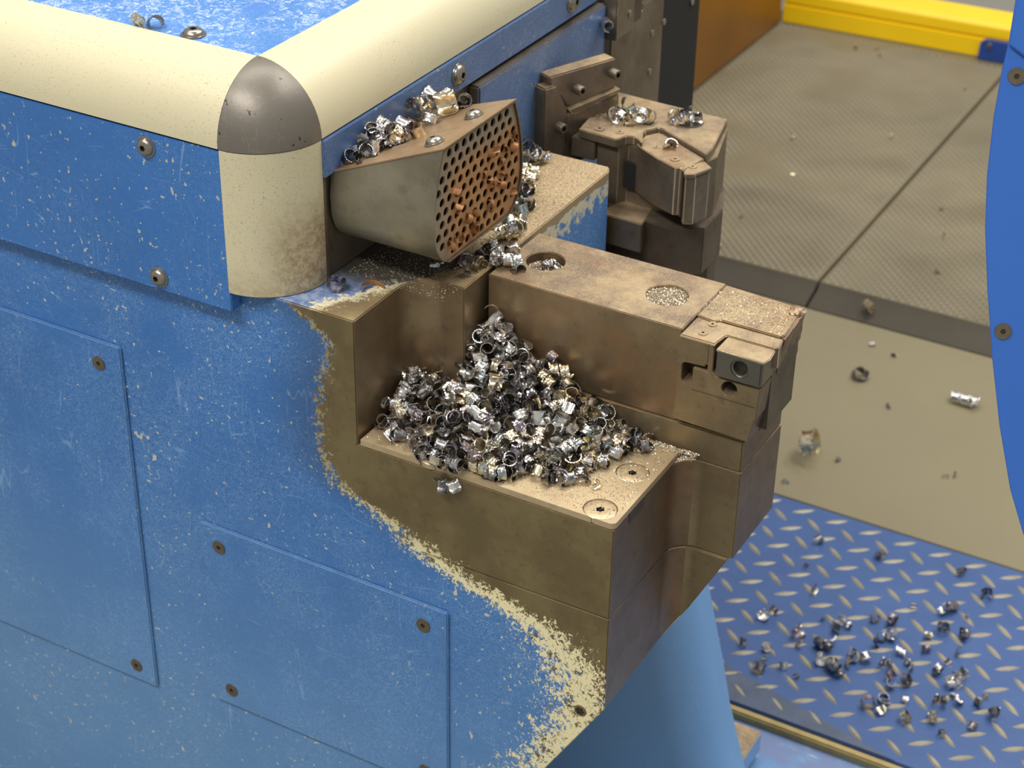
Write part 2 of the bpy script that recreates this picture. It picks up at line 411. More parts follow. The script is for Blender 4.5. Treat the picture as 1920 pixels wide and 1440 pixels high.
# ================================================================== MACHINE HOOD: rails, corner cap, column, strips
R = .055
hood = thing('machine_hood', 'blue machine hood with rounded cream edge rails meeting at a grey corner cap', 'machine cover')
def quarter_rail(name, frm, to, axis, parent, n=14):
    bm = bmesh.new(); rows = []
    pts = [(math.sin(a) , math.cos(a)) for a in [PI / 2 * i / n for i in range(n + 1)]]   # 0: top, 1: outer side
    for s in (frm, to):
        row = []
        for (o_, u_) in pts:
            out, up = R * o_, R * u_ - R
            row.append((s, R - out, up) if axis == 'x' else (out - R, s, up) if axis == 'y' else None)
        last = row[-1]
        row.append((s, .006, -R) if axis == 'x' else (-.006, s, -R)); row.append((s, R, -.006) if axis == 'x' else (-R, s, -.006))
        rows.append([bm.verts.new(p) for p in row])
    k = len(rows[0])
    for i in range(k): bm.faces.new([rows[0][i], rows[0][(i + 1) % k], rows[1][(i + 1) % k], rows[1][i]])
    bm.faces.new(rows[0]); bm.faces.new(rows[1][::-1]); bmesh.ops.recalc_face_normals(bm, faces=bm.faces[:])
    return done(name, bm, M['cream'], parent)
quarter_rail('edge_rail', -.62, -R - .0006, 'x', hood)
quarter_rail('edge_rail', R + .0006, .70, 'y', hood)
bm = bmesh.new(); n = 14; g = []
for i in range(n + 1):
    th = PI / 2 * i / n; row = []
    for j in range(n + 1):
        ph = PI / 2 * j / n; rr = R * 1.004
        row.append(bm.verts.new((-R + rr * math.sin(th) * math.sin(ph), R - rr * math.sin(th) * math.cos(ph), -R + rr * math.cos(th))))
    g.append(row)
for i in range(n):
    for j in range(n): bm.faces.new([g[i][j], g[i][j + 1], g[i + 1][j + 1], g[i + 1][j]])
ce = bm.verts.new((-R, R, -R))
for k in range(n): bm.faces.new([g[n][k], g[n][k + 1], ce]); bm.faces.new([g[k][0], g[k + 1][0], ce]); bm.faces.new([g[k][n], g[k + 1][n], ce])
bmesh.ops.remove_doubles(bm, verts=bm.verts[:], dist=1e-6); bmesh.ops.recalc_face_normals(bm, faces=bm.faces[:])
done('corner_cap', bm, M['cap'], hood, 'scuffed dark grey corner cap', 50)
col_poly = [(-R, R)] + [(-R + R * math.sin(a), R - R * math.cos(a)) for a in [PI / 2 * i / 16 for i in range(17)]]
prism('corner_column', col_poly, 'z', -.1765, -R - .0008, M['cream'], hood, bevel=.0004, label='short cream corner column with brown grime')
box('top_panel', (-.62, -R - .0008), (R + .0008, .95), (-.012, -.0012), M['blue_top'], hood, label='blue top panel covered in pale scrapes')
sp = box('strip_panel', (-.62, -.0535), (.0005, .0128), (-.1935, -.0572), M['blue_strip'], hood, .0008, 'dark blue strip panel screwed below the front rail')
box('shadow_gap', (-.62, -R), (.003, .02), (-.0575, -.0548), M['black'], hood, 0)
for x, z in ((-.1243, -.0690), (-.1238, -.1815)): button_screw(hood, (x, .0006, z), (0, -1, 0))
for x in (-.45,): 
    for z in (-.069, -.1815): button_screw(hood, (x, .0006, z), (0, -1, 0))
button_screw(hood, (-.1240, .0665, -.001), (0, 0, 1), .0085)
# wall under the right rail
box('side_strip', (-.012, .0022), (R, .5150), (-.0868, -.0565), M['blue_wall'], hood, .0005, 'grimy blue strip below the side rail')
for y in (.2515, .4560): button_screw(hood, (.0023, y, -.0712), (1, 0, 0), .0088)
box('side_wall', (-.060, -.0035), (R + .0005, .3605), (-.1765, -.0872), M['grey_steel'], hood, .0004)
box('side_wall', (-.060, -.0035), (.3610, .5150), (-.40, -.0872), M['blue_wall'], hood, .0004)
box('column_back', (-.053, -.0005), (R + .0002, R + .004), (-.176, -.0875), M['grey_steel'], hood, .0004)
# raised blue side plate with a thick worn edge
def _edgeplate(n, c): return 1 if (n.z > .5 or n.y < -.5) and n.x < .8 else 0
pl = prism('side_plate', [(.2765, -.0905), (.515, -.0905), (.515, -.36), (.3625, -.36), (.3625, -.1755), (.2765, -.1755)], 'x', -.003, .0085, [M['blue_wall'], M['grey_steel']], hood, bevel=.0018, label='raised blue side plate with bare worn edge')
matfaces(pl, _edgeplate)

# ================================================================== SLIDE BODY (front casting)
body = thing('turret_body', 'large blue slide body worn to bare steel toward the tool pocket', 'machine body')
up = [(-.62, .0132), (.0521, .0132), (.0521, .074)] + arc(.079, .074, .0269, 180, 90, 8)[1:] + [(.0976, .1009), (.0976, .150), (.0976, .352), (.0936, .360), (-.003, .360), (-.003, .30), (-.62, .30)]
ub = prism_bm(up, 'z', -.2890, -.177, (), 0)
es = [e for e in ub.edges if e.calc_face_angle(0) > .6 and all(v.co.z > -.178 and v.co.y > .149 and v.co.x > .09 for v in e.verts)]
es = [e for e in ub.edges if len(e.link_faces) == 2 and e.calc_face_angle(0) > .6 and not all(v.co.y < .015 and v.co.z < -.18 for v in e.verts)]
bmesh.ops.bevel(ub, geom=es, offset=.0009, segments=2, affect='EDGES', clamp_overlap=True)
o = done('upper_body', ub, [M['front'], M['shelf'], M['steel_wall'], M['side'], M['steel_side']], body, None, 50, True)
def fm(n, c):
    if n.y < -.7 and c.y < .02: return 0
    if n.z > .5: return 1
    if n.x > .4 and c.y > .16: return 3
    return 2
matfaces(o, fm)
def low_plan(off):
    r = .020 - off * .5
    return [(-.62, .0132), (.2782, .0132), (.2782, .131 - off - r)] + arc(.2782 + r, .131 - off - r, r, 180, 90, 8)[1:] + [(.3292, .131 - off), (.3292, .214), (.20, .214), (.15, .36), (-.62, .36)]
def low_body(name, z0, z1, off):
    bm = prism_bm(low_plan(off), 'z', z0, z1)
    prof = [(.3292 + .06, -.275), (.3292, -.377), (.2783, -.469), (.2497, -.527), (.2215, -.578), (.15, -.685), (.0, -.93)]
    for (xa, za), (xb, zb) in zip(prof, prof[1:]):
        if zb > z1 + .12 or za < z0: continue
        d = Vector((xb - xa, 0, zb - za)); nrm = Vector((-d.z, 0, d.x)).normalized()
        nrm = nrm if nrm.x > 0 else -nrm
        r = bmesh.ops.bisect_plane(bm, geom=bm.verts[:] + bm.edges[:] + bm.faces[:], dist=1e-7, plane_co=(xa, 0, za), plane_no=nrm, clear_outer=True)
        ed = [e for e in r['geom_cut'] if isinstance(e, bmesh.types.BMEdge)]
        if ed: bmesh.ops.holes_fill(bm, edges=[e for e in bm.edges if e.is_boundary], sides=0)
    bmesh.ops.recalc_face_normals(bm, faces=bm.faces[:])
    es = [e for e in bm.edges if len(e.link_faces) == 2 and e.calc_face_angle(0) > .5 and any(v.co.x > .1 for v in e.verts)]
    bmesh.ops.bevel(bm, geom=es, offset=.0007, segments=2, affect='EDGES', clamp_overlap=True)
    o = done(name, bm, [M['front'], M['steel_top'], M['steel_side'], M['steel']], body, None, 50, True)
    matfaces(o, lambda n, c: 0 if (n.y < -.7 and c.y < .02) else 1 if n.z > .6 else 2 if (n.x > .45 or n.z < -.3) else 3)
    return o
low_body('middle_body', -.3724, -.2892, 0)
low_body('lower_body', -.93, -.3730, .0022)
box('seam_filler', (-.61, .110), (.01314, .016), (-.3750, -.3704), M['front'], body, 0)
box('seam_filler', (-.61, .0500), (.01314, .016), (-.2912, -.2870), M['front'], body, 0)
# part of the casting that carries on to the left, below the frame
for nm, (x0, x1, z0, z1), scr in (('inspection_plate', (-.56, -.1830, -.6410, -.2700), ((-.2078, -.2925), (-.2055, -.6232), (-.50, -.2925), (-.50, -.6232))),
                                  ('inspection_plate', (-.1137, .1360, -.6230, -.4225), ((-.0943, -.4433), (.1130, -.4440), (-.0935, -.6045), (.1135, -.6045)))):
    p = prism(nm, rect(x0, x1, z0, z1), 'y', .0100, .0133, M['blue_plate'], body, bevel=.0012)
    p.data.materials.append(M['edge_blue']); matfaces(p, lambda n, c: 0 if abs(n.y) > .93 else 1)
    p['label'] = 'large blue plate held by recessed screws' if x0 < -.3 else 'smaller blue plate low on the body'
    for x, z in scr: flat_screw(p, (x, .0101, z), (0, -1, 0), .0066)
lathe('threaded_hole', [(.0056, -.001), (.0054, .0004), (.0046, .0010), (.0042, .0010)], M['steel'], body, (.2575, .0133, -.4735), (0, -1, 0), hexr=.0036, hexd=.0008)

# cover plate on the pocket floor with three countersunk screws
cp = tag(bpy.data.objects.new('cover_plate', None), 'bright worn cover plate under the heap with three countersunk screws', 'cover plate'); C.objects.link(cp)
hl = ((.1172, .0246), (.2595, .0822), (.2600, .0266))
poly = [(.0545, .0135), (.2750, .0135)] + arc(.2750, .0175, .0035, -90, 0, 3)[1:] + [(.2785, .127), (.2785, .1305), (.0985, .1305), (.0985, .1000), (.080, .0995), (.0545, .076)]
prism('plate', poly, 'z', -.2888, -.2835, M['plate_top'], cp, [circ(x, y, .0132, 32) for x, y in hl], bevel=.0012, seg=3)
for x, y in hl:
    lathe('countersunk_screw', [(.0126, -.005), (.0126, -.0010), (.0120, -.0006), (.0055, -.0006)], M['plate_top'], cp, (x, y, -.2835), (0, 0, 1), 36, hexr=.0032, hexd=.003)
box('slot_recess', (.27825, .2786), (.039, .0645), (-.2985, -.2890), M['dark_steel'], cp, .0002, 'small notch below the plate edge')

# ================================================================== TOOL HOLDER (front right)
tool = thing('tool_holder', 'long steel tool holder block with dusty top and grey cutting insert', 'tool holder')
base_poly = [(.0995, .1311), (.3290, .1311), (.3290, .2125), (.0995, .2125)]
b_ = prism('holder_base', base_poly, 'z', -.2890, -.2600, [M['steel'], M['steel_top'], M['steel_side']], tool, bevel=.0012)
matfaces(b_, lambda n, c: 1 if n.z > .6 else 2 if n.x > .5 else 0)
bk_poly = [(.1015, .1330), (.2715, .1330), (.2715, .128), (.2720, .128), (.2720, .2140), (.1015, .2155)]
bk_poly = [(.1018, .1316), (.2712, .1316), (.2712, .2145), (.1018, .2155)]
h1 = circ(.1303, .1745, .0160, 32); h2 = circ(.2388, .1737, .0168, 32)
def tools_m(n, c): return 1 if n.z > .6 else 2 if n.x > .5 else 0
bk = prism('holder_block', bk_poly, 'z', -.2592, -.1772, [M['steel_wall'], M['steel_top'], M['steel_side']], tool, [h1, h2], .0007); matfaces(bk, tools_m)
for (x, y, r, d) in ((.1303, .1745, .0162, .0085), (.2388, .1737, .0170, .0030)):
    prism('bore_floor', circ(x, y, r, 28), 'z', -.2000, -.1772 - d, M['steel_top'] if d > .005 else M['dark_steel'], tool, bevel=0)
# cartridge in front and to the right
def cartf(u, v, w): return (u, w, v)
cart = [(.2716, -.1803), (.3005, -.1803), (.3005, -.2040), (.3045, -.2068), (.3400, -.2068), (.3385, -.2350), (.3375, -.2352), (.3340, -.2560), (.2716, -.2545)]
slot = [(.2755, -.2035), (.2775, -.2018), (.2945, -.2008), (.2945, -.1985), (.2962, -.1985), (.2962, -.2050), (.2845, -.2045), (.2845, -.2205), (.2810, -.2207), (.2785, -.2203), (.2765, -.2190), (.2755, -.2165)]
c_ = prism('cartridge', cart, 'y', .1262, .1500, [M['steel'], M['steel_top'], M['steel_side']], tool, [slot, circ(.3152, -.2140, .0064, 20)], .0005); matfaces(c_, tools_m)
box('cartridge_backing', (.2740, .3320), (.1420, .1520), (-.2540, -.2070), M['dark_steel'], tool, 0)
box('split_line', (.2957, .2963), (.1260, .1264), (-.1985, -.1806), M['dark_steel'], tool, 0)
box('split_line', (.2850, .3370), (.1259, .1263), (-.2240, -.2234), M['dark_steel'], tool, 0)
ins = rect(.3035, .3412, -.2050, -.1812)
i_ = prism('cutting_insert', ins, 'y', .1235, .1475, M['insert'], tool, [circ(.3232, -.1925, .0060, 20)], .0018, 'dark grey carbide cutting insert with a round hole', seg=3)
prism('insert_bore', circ(.3232, -.1925, .0068, 20), 'y', .1290, .1330, M['socket'], tool, bevel=0)
box('insert_pocket', (.3008, .3400), (.1480, .2000), (-.2550, -.1850), M['dark_steel'], tool, .0003)
# head: top slab over the cartridge, stepped lips, sloping worn end
head = prism_bm([(.2714, .1580), (.2860, .1560), (.2905, .1605), (.3400, .1600), (.3415, .1650), (.3390, .2040), (.3360, .2090), (.2714, .2142)], 'z', -.2592, -.1778, (), .0008)
for v in head.verts:
    if v.co.x > .33: v.co.x -= (-.178 - v.co.z) * .13
h_ = done('holder_head', head, [M['steel_wall'], M['steel_top'], M['steel_side']], tool); matfaces(h_, tools_m)
lip = prism_bm([(.2716, .1275), (.3000, .1275), (.3025, .1440), (.3405, .1440), (.3440, .1480), (.3420, .1605), (.2716, .1605)], 'z', -.1990, -.1796, (), .0008)
l_ = done('seat_lip', lip, [M['steel'], M['steel_top'], M['steel_side']], tool); matfaces(l_, tools_m)
lip = prism_bm([(.3032, .1228), (.3418, .1228), (.3440, .1300), (.3425, .1445), (.3035, .1445)], 'z', -.1834, -.1808, (), .0007, 3)
l_ = done('clamp_lip', lip, [M['screw'], M['steel_top'], M['screw']], tool, 'ragged bright lip above the insert'); matfaces(l_, tools_m)
for v in l_.data.vertices:
    v.co.y += .0009 * noise.noise(v.co * 400) if v.co.y < .13 else 0
# battered end face
def noisy_grid(name, p00, p10, p11, p01, n, m, amp, mat, parent, label=None, th=.003):
    P = [Vector(p) for p in (p00, p10, p11, p01)]; nrm = (P[1] - P[0]).cross(P[3] - P[0]).normalized()
    bm = bmesh.new(); g = []
    for i in range(n + 1):
        row = []
        for j in range(m + 1):
            u, v = i / n, j / m
            p = P[0].lerp(P[1], u).lerp(P[3].lerp(P[2], u), v)
            p = p + nrm * amp * (noise.fractal(p * 160, .9, 2.2, 4))
            row.append(bm.verts.new(p))
        g.append(row)
    for i in range(n):
        for j in range(m): bm.faces.new([g[i][j], g[i + 1][j], g[i + 1][j + 1], g[i][j + 1]])
    gb = {}
    for row in g:
        for v in row: gb[v] = bm.verts.new(v.co - nrm * th)
    rim = [e for e in bm.edges if e.is_boundary]
    for e in rim: bm.faces.new([e.verts[0], e.verts[1], gb[e.verts[1]], gb[e.verts[0]]])
    for v in [v for v in bm.verts if not v.link_faces]: bm.verts.remove(v)
    bmesh.ops.recalc_face_normals(bm, faces=bm.faces[:])
    return done(name, bm, mat, parent, label, 50)
noisy_grid('worn_end_face', (.3432, .1610, -.1801), (.3412, .2070, -.1783), (.3322, .2118, -.2597), (.3335, .1520, -.2597), 24, 26, .0010, M['steel_side'], tool, 'torn brown end face of the tool holder', -.010)
lump = bmesh.new(); bmesh.ops.create_icosphere(lump, subdivisions=3, radius=1)
for v in lump.verts:
    v.co = Vector((v.co.x * .0062, v.co.y * .0068, v.co.z * .0034)) * (1 + .35 * noise.noise(v.co * 2.3))
    v.co += Vector((.3360, .2020, -.1775))
done('corner_burr', lump, M['steel_top'], tool, 'raised burr on the far corner')
for x, y in ((.2868, .1530), (.2860, .1372)): flat_screw(tool, (x, y, -.1796), (0, 0, 1), .0036, 'small_screw', M['steel_top'])

# ================================================================== COOLANT NOZZLE BOX with perforated end
noz = thing('chip_guard_box', 'half-round grey metal box with rusty perforated end below the side rail', 'guard box')
AZ = [(-.0400, .0480), (-.053, .0555), (-.070, .0620), (-.087, .0668), (-.107, .0690), (-.123, .0680), (-.135, .0635), (-.143, .0570), (-.149, .0465)]
def half(z):
    for (z0, a0), (z1, a1) in zip(AZ, AZ[1:]):
        if z1 <= z <= z0: return a0 + (a1 - a0) * (z - z0) / (z1 - z0)
    return AZ[-1][1]
YC = .1335
def section(zt, k=18, inset=0.0):
    zs = [zt + (-.149 + inset - zt) * (1 - math.cos(PI * .5 * (i / k) ** .8)) for i in range(k + 1)]
    zs = [zt + (-.149 + inset - zt) * (i / k) for i in range(k + 1)]
    L = [(YC - half(z) + inset, z) for z in zs]; Rr = [(YC + half(z) - inset, z) for z in zs[::-1]]
    return L + Rr
def shell(x0, z0, x1, z1, inset):
    return [Vector((x0, y, z)) for y, z in section(z0, inset=inset)], [Vector((x1, y, z)) for y, z in section(z1, inset=inset)]
bm = bmesh.new()
oa, ob = shell(-.001, -.0875, .0925, -.0515, 0); ia, ib = shell(-.001, -.0895, .0925, -.0532, .0018)
VA, VB, IA, IB = [[bm.verts.new(p) for p in L] for L in (oa, ob, ia, ib)]
n = len(VA)
for i in range(n):
    j = (i + 1) % n
    f = bm.faces.new([VA[i], VA[j], VB[j], VB[i]]); f.material_index = 1 if i == n - 1 else 0
    f = bm.faces.new([IA[i], IB[i], IB[j], IA[j]]); f.material_index = 2
    f = bm.faces.new([VB[i], VB[j], IB[j], IB[i]]); f.material_index = 0
    bm.faces.new([VA[j], VA[i], IA[i], IA[j]])
bmesh.ops.recalc_face_normals(bm, faces=bm.faces[:])
done('shell', bm, [M['bronze_wall'], M['nozzle_top'], M['inside']], noz, None, 30)
prism('back_panel', section(-.0900, inset=.002), 'x', .030, .034, M['inside'], noz, bevel=0)
# lid: thin sheet lying on the sloped top
def lidf(u, v, w): return (u, v, -.0872 + (u * (.0360 / .0935)) + w)
prism('lid', [(-.001, .0655), (.0935, .0782), (.0935, .1890), (-.001, .2010)], 'z', .0000, .0014, M['nozzle_top'], noz, bevel=.0004, fn=lidf, label='dusty brown lid of the box')
for x, y in ((.0735, .0975), (.0735, .1560)):
    button_screw(noz, (x, y, -.0858 + x * .385 + .0002), (-.36, 0, .93), .0068, 'lid_screw')
out = section(-.0535, inset=.0019)
holes = []; px, pz = .01085, .0093
def inside_poly(p, L):
    c = False
    for i in range(len(L)):
        x1, y1 = L[i]; x2, y2 = L[(i + 1) % len(L)]
        if (y1 > p[1]) != (y2 > p[1]) and p[0] < (x2 - x1) * (p[1] - y1) / (y2 - y1) + x1: c = not c
    return c
for r in range(12):
    for q in range(15):
        y = .058 + q * px + (px / 2 if r % 2 else 0); z = -.0585 - r * pz
        if all(inside_poly((y + .0040 * math.cos(a), z + .0040 * math.sin(a)), out) for a in [k * PI / 4 for k in range(8)]): holes.append(circ(y, z, .0037, 14))
prism('perforated_sheet', out, 'x', .0893, .0908, M['perf'], noz, holes, 0, 'rusty sheet with staggered round holes')

# ================================================================== FAR TOOL STATION
far = thing('far_tool_holder', 'brown steel tool holder with bolted bracket behind the side plate', 'tool holder')
zt = -.165
def fmm(n, c): return 1 if n.z > .5 else 0
FM = [M['grey_steel'], M['steel_top']]
top = [(.0447, .3945), (.0845, .3915)] + [(.0884, .4030), (.0950, .4060), (.1010, .4030), (.1065, .3975)] + [(.1065, .400), (.0990, .4160), (.0985, .4230), (.1060, .4350), (.1120, .4340), (.1671, .4050), (.1665, .4200), (.1516, .4860), (.0651, .4890), (.0300, .4910)]
def P(name, poly, z0, z1, bev=.0008, mats=FM): 
    o = prism(name, poly, 'z', z0, z1, mats, far, bevel=bev); matfaces(o, fmm); return o
P('holder_top', top, zt - .0085, zt)
P('holder_body', [(.0620, .3990), (.0850, .3975), (.0900, .4060), (.1080, .4040), (.1660, .4060), (.1700, .4230), (.1530, .4850), (.0400, .4850)], -.2480, zt - .0086)
P('tool_blade', [(.1000, .4020), (.1065, .3967), (.1293, .3835), (.1516, .3737), (.1556, .3761), (.1600, .3720), (.1660, .4040), (.1120, .4340), (.1060, .4350), (.0985, .4230)], -.2160, zt - .0045, .0008)
P('tool_tip', [(.1612, .3700), (.1644, .3661), (.1720, .3707), (.1793, .3905), (.1680, .4000), (.1600, .3850)], -.1730, zt - .0045, .0006)
P('tip_holder', [(.1600, .3745), (.1640, .3690), (.1715, .3735), (.1775, .3900), (.1690, .4050), (.1560, .3900)], -.2200, -.1735)
P('ledge', [(.0790, .3720), (.1240, .3700), (.1180, .4100), (.0870, .4100)], -.2600, -.2310)
P('under_body', [(.0620, .3850), (.1500, .3790), (.1745, .3950), (.1730, .4400), (.1550, .4850), (.0400, .4850)], -.2800, -.2320, .0010, [M['dark_steel'], M['grey_steel']])
P('lower_body', [(.0600, .4060), (.1420, .4000), (.1700, .4200), (.1680, .4450), (.1500, .4880), (.0400, .4880)], -.52, -.2805, .0010, [M['dark_steel'], M['grey_steel']])
box('slot_shade', (.0890, .1060), (.4010, .4080), (-.2150, -.1900), M['black'], far, .0004)  # black box painted in for the shade inside the undercut
box('side_lug', (.0370, .0610), (.3955, .4100), (-.1935, -.1745), M['grey_steel'], far, .0008)
prism('top_bore', circ(.1260, .4600, .0120, 24), 'z', zt - .001, zt + .0002, M['dark_steel'], far, bevel=0)
for x, y, r in ((.0610, .4040, .0050), (.0800, .4070, .0040), (.0480, .4300, .0040)): flat_screw(far, (x, y, zt), (0, 0, 1), r, 'small_screw', M['steel_top'])
for x, y, r in ((.1190, .4040, .0032), (.1290, .4120, .0032), (.1440, .3890, .0046), (.1640, .3830, .0040)): flat_screw(far, (x, y, zt - .0045), (0, 0, 1), r, 'small_screw', M['steel_top'])
# bracket turned outwards from the wall
A = Vector((.0209, .3800)); e_ = Vector((.381, .925)); n_ = Vector((.925, -.381))
def brf(u, v, w):
    p = A + e_ * u + n_ * w; return (p.x, p.y, v)
br = prism('clamp_bracket', [(0, -.1150), (.0785, -.1150), (.0800, -.1370), (.0800, -.1440), (.030, -.1530), (.022, -.1480), (.0140, -.1370), (.0030, -.1300)], 'x', -.0160, .0, FM, far, fn=brf, bevel=.0012); matfaces(br, fmm)
br = prism('clamp_jaw', [(.020, -.1500), (.0820, -.1440), (.0820, -.1480), (.034, -.1560), (.0260, -.1560)], 'x', -.0140, .0045, FM, far, fn=brf, bevel=.0008); matfaces(br, fmm)
br = prism('jaw_body', [(.018, -.1545), (.0820, -.1500), (.0820, -.2050), (.018, -.2050)], 'x', -.0160, .0035, FM, far, fn=brf, bevel=.0010); matfaces(br, fmm)
post = prism('clamp_post', [(-.0080, -.1235), (.0060, -.1235), (.0200, -.1500), (.0200, -.2300), (-.0080, -.2300)], 'x', -.0120, .0030, FM, far, fn=brf, bevel=.0014); matfaces(post, fmm)
for u, z in ((.0320, -.1335), (.0740, -.1280)):
    p = A + e_ * u; cap_screw(far, (p.x, p.y, z), (n_.x, n_.y, 0), .0048, .0095)
p = A + e_ * .010 + n_ * .003; cap_screw(far, (p.x, p.y, -.1640), (n_.x, n_.y, 0), .0048, .0080)

# panels beyond the side plate
fp = thing('slide_cover', 'dark metal slide covers with slotted screws beyond the side plate', 'cover')
box('guide_block', (.004, .0190), (.5165, .5560), (-.1270, -.085), M['grey_steel'], fp, .0012)
box('guide_block', (.004, .0150), (.5570, .5800), (-.1250, -.080), M['dark_steel'], fp, .0010)
box('guide_rail', (-.004, .0040), (.5190, .5360), (-.30, -.1275), M['dark_steel'], fp, .0006)
prism('brown_cover', [(.5370, -.1290), (.5740, -.1290), (.6050, -.1265), (.6080, -.1220), (.6560, -.1220), (.6560, -.60), (.5370, -.60)], 'x', -.004, .0045, M['grey_steel'], fp, bevel=.0008, label='brown metal cover sheet')
box('black_cover', (-.004, .0035), (.6565, .7500), (-.62, -.1180), M['black'] , fp, .0006, 'flat black sheet metal cover')
fp.children[-1].data.materials[0] = mat_plain('black_sheet', (.022, .021, .020), .45, .3, .3, 8, .1)
box('inner_wall', (-.06, -.006), (.5160, .7495), (-.62, -.057), M['dark_steel'], fp, 0)
for y, z in ((.6310, -.1590), (.6300, -.2000), (.6580, -.1555), (.7270, -.1560), (.5450, -.1080)):
    s = lathe('slotted_screw', [(.0036, -.001), (.0036, .0006), (.0030, .0012), (.0010, .0012)], M['screw'], fp, (.0046 if y > .55 else .0192, y, z), (1, 0, 0), 16)

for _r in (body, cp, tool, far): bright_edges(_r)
# ================================================================== CHIPS
def chip_mesh(name, r0, r1, arc_, w, pitch=0.0, teeth=.00022, cone=0.0, seg_deg=10, th=.00045, wave=.00016, nw=7, teeth_in=True):
    bm = bmesh.new(); n = max(6, int(arc_ / seg_deg)); rows = []
    for i in range(n + 1):
        t = i / n; a = math.radians(arc_ * t); r = r0 + (r1 - r0) * t
        tz = teeth * (1 if i % 2 else -1)
        row = []
        for side in (1, -1):
            rng = range(nw) if side == 1 else range(nw - 1, -1, -1)
            for j in rng:
                u = j / (nw - 1) - .5
                rr = r + side * th / 2 + cone * u * w + wave * math.cos(u * 5 * PI) + tz * (abs(u) > .32) * (1.8 if abs(u) > .45 else .6) * (1.0 if side > 0 else .5)
                z = u * w * (1 - .25 * (t < .08) - .45 * (t > .95)) + pitch * arc_ / 360 * (t - .5)
                row.append(bm.verts.new((rr * math.cos(a), rr * math.sin(a), z)))
        rows.append(row)
    k = 2 * nw
    for a_, b_ in zip(rows, rows[1:]):
        for j in range(k): bm.faces.new([a_[j], a_[(j + 1) % k], b_[(j + 1) % k], b_[j]])
    bm.faces.new(rows[0][::-1]); bm.faces.new(rows[-1])
    bmesh.ops.recalc_face_normals(bm, faces=bm.faces[:])
    c = sum((v.co for v in bm.verts), Vector()) / len(bm.verts)
    for v in bm.verts: v.co -= c
    me = bpy.data.meshes.new(name); bm.to_mesh(me); bm.free(); me.materials.append(M['chip_silver']); shade(me, 28)
    return me
CH = [chip_mesh('curl_c', .0050, .0058, 245, .0088),
      chip_mesh('curl_ring', .0048, .0066, 390, .0068, .001),
      chip_mesh('curl_wide', .0060, .0066, 200, .0110),
      chip_mesh('curl_spiral', .0026, .0070, 470, .0064),
      chip_mesh('curl_helix', .0048, .0050, 640, .0074, .0086),
      chip_mesh('curl_short', .0042, .0048, 150, .0086),
      chip_mesh('curl_cone', .0045, .0060, 300, .0082, .0, .0002, .30),
      chip_mesh('curl_helix_long', .0050, .0053, 900, .0078, .0090),
      chip_mesh('curl_arc', .0115, .0105, 165, .0046, 0, .0002, 0, 8),
      chip_mesh('curl_big', .0125, .0105, 260, .0100, .004, .0004, .15, 7, .0006)]
CRAD = [.0058, .0064, .0066, .0068, .0078, .0050, .0064, .0100, .0095, .0140]
TONES = ['chip_silver', 'chip_silver', 'chip_gold', 'chip_dark', 'chip_violet', 'chip_silver', 'chip_teal', 'chip_gold', 'chip_dark', 'chip_silver']
def chip(i, loc, rot, label, group, tone=None, s=1.0):
    o = bpy.data.objects.new('metal_chip', CH[i]); C.objects.link(o); o.location = loc; o.rotation_euler = rot; o.scale = (s, s, s)
    o.material_slots[0].link = 'OBJECT'; o.material_slots[0].material = M[tone or random.choice(TONES)]
    tag(o, label, 'metal chip', group); return o
def rrot(): return (random.uniform(0, 2 * PI), random.uniform(0, 2 * PI), random.uniform(0, 2 * PI))

def joined(name, items, mat, label, cat):
    bm = bmesh.new()
    for (i, loc, rot, s) in items:
        me = CH[i].copy(); me.transform(Matrix.Translation(loc) @ __import__('mathutils').Euler(rot).to_matrix().to_4x4() @ Matrix.Scale(s, 4)); bm.from_mesh(me); bpy.data.meshes.remove(me)
    o = done(name, bm, M[mat], None, None, 28); return tag(o, label, cat, None, 'stuff')
# ---- the heap on the cover plate: shell of single chips over a core of crushed ones
FLOOR_Z = -.2835
def heap(x, y):
    def cone(cx, cy, h, r, ry=None):
        d = math.hypot((x - cx) / r, (y - cy) / (ry or r)); return h * max(0, 1 - d)
    h = max(cone(.115, .124, .080, .050, .070), cone(.138, .116, .066, .050, .060), cone(.166, .120, .060, .040, .045), cone(.145, .090, .056, .075, .065), cone(.068, .076, .038, .034, .045),
            cone(.078, .045, .020, .034, .026), cone(.140, .045, .040, .062, .038), cone(.196, .100, .044, .055, .058), cone(.236, .118, .014, .032, .016), cone(.152, .018, .022, .034, .02), cone(.205, .060, .022, .035, .03))
    return h
def place_layer(cands, sup, rlist, n_max, seed, surf=False):
    rnd = random.Random(seed); out_ = []
    for _ in range(cands):
        if len(out_) >= n_max: break
        x = rnd.uniform(.056, .272); y = rnd.uniform(.013, .126); h = heap(x, y)
        if h < .004: continue
        i = rnd.choice(rlist); r = CRAD[i] * .80
        if x - r < .0535 and y < .1: continue
        if y + r > .1335: y = .1310 - r
        if x < .1 and y + r > .102: continue
        z = FLOOR_Z + max(r * .9, h - sup)
        if any((x - a) ** 2 + (y - b) ** 2 + (z - c) ** 2 < ((r + q) * .74) ** 2 for a, b, c, q, _ in out_):
            continue
        out_.append((x, y, z, r, i))
    return out_
core = place_layer(6000, .0125, [0, 1, 3, 5, 6], 150, 3)
bm = bmesh.new(); rnd = random.Random(5)
for (x, y, z, r, i) in core:
    t = bmesh.new(); t.from_mesh(CH[i])
    mt = Matrix.Translation((x, y, z)) @ Matrix.Rotation(rnd.uniform(0, 6.28), 4, Vector((rnd.uniform(-1, 1), rnd.uniform(-1, 1), rnd.uniform(-1, 1))).normalized())
    bmesh.ops.transform(t, matrix=mt, verts=t.verts[:]); me = bpy.data.meshes.new('t'); t.to_mesh(me); t.free(); bm.from_mesh(me); bpy.data.meshes.remove(me)
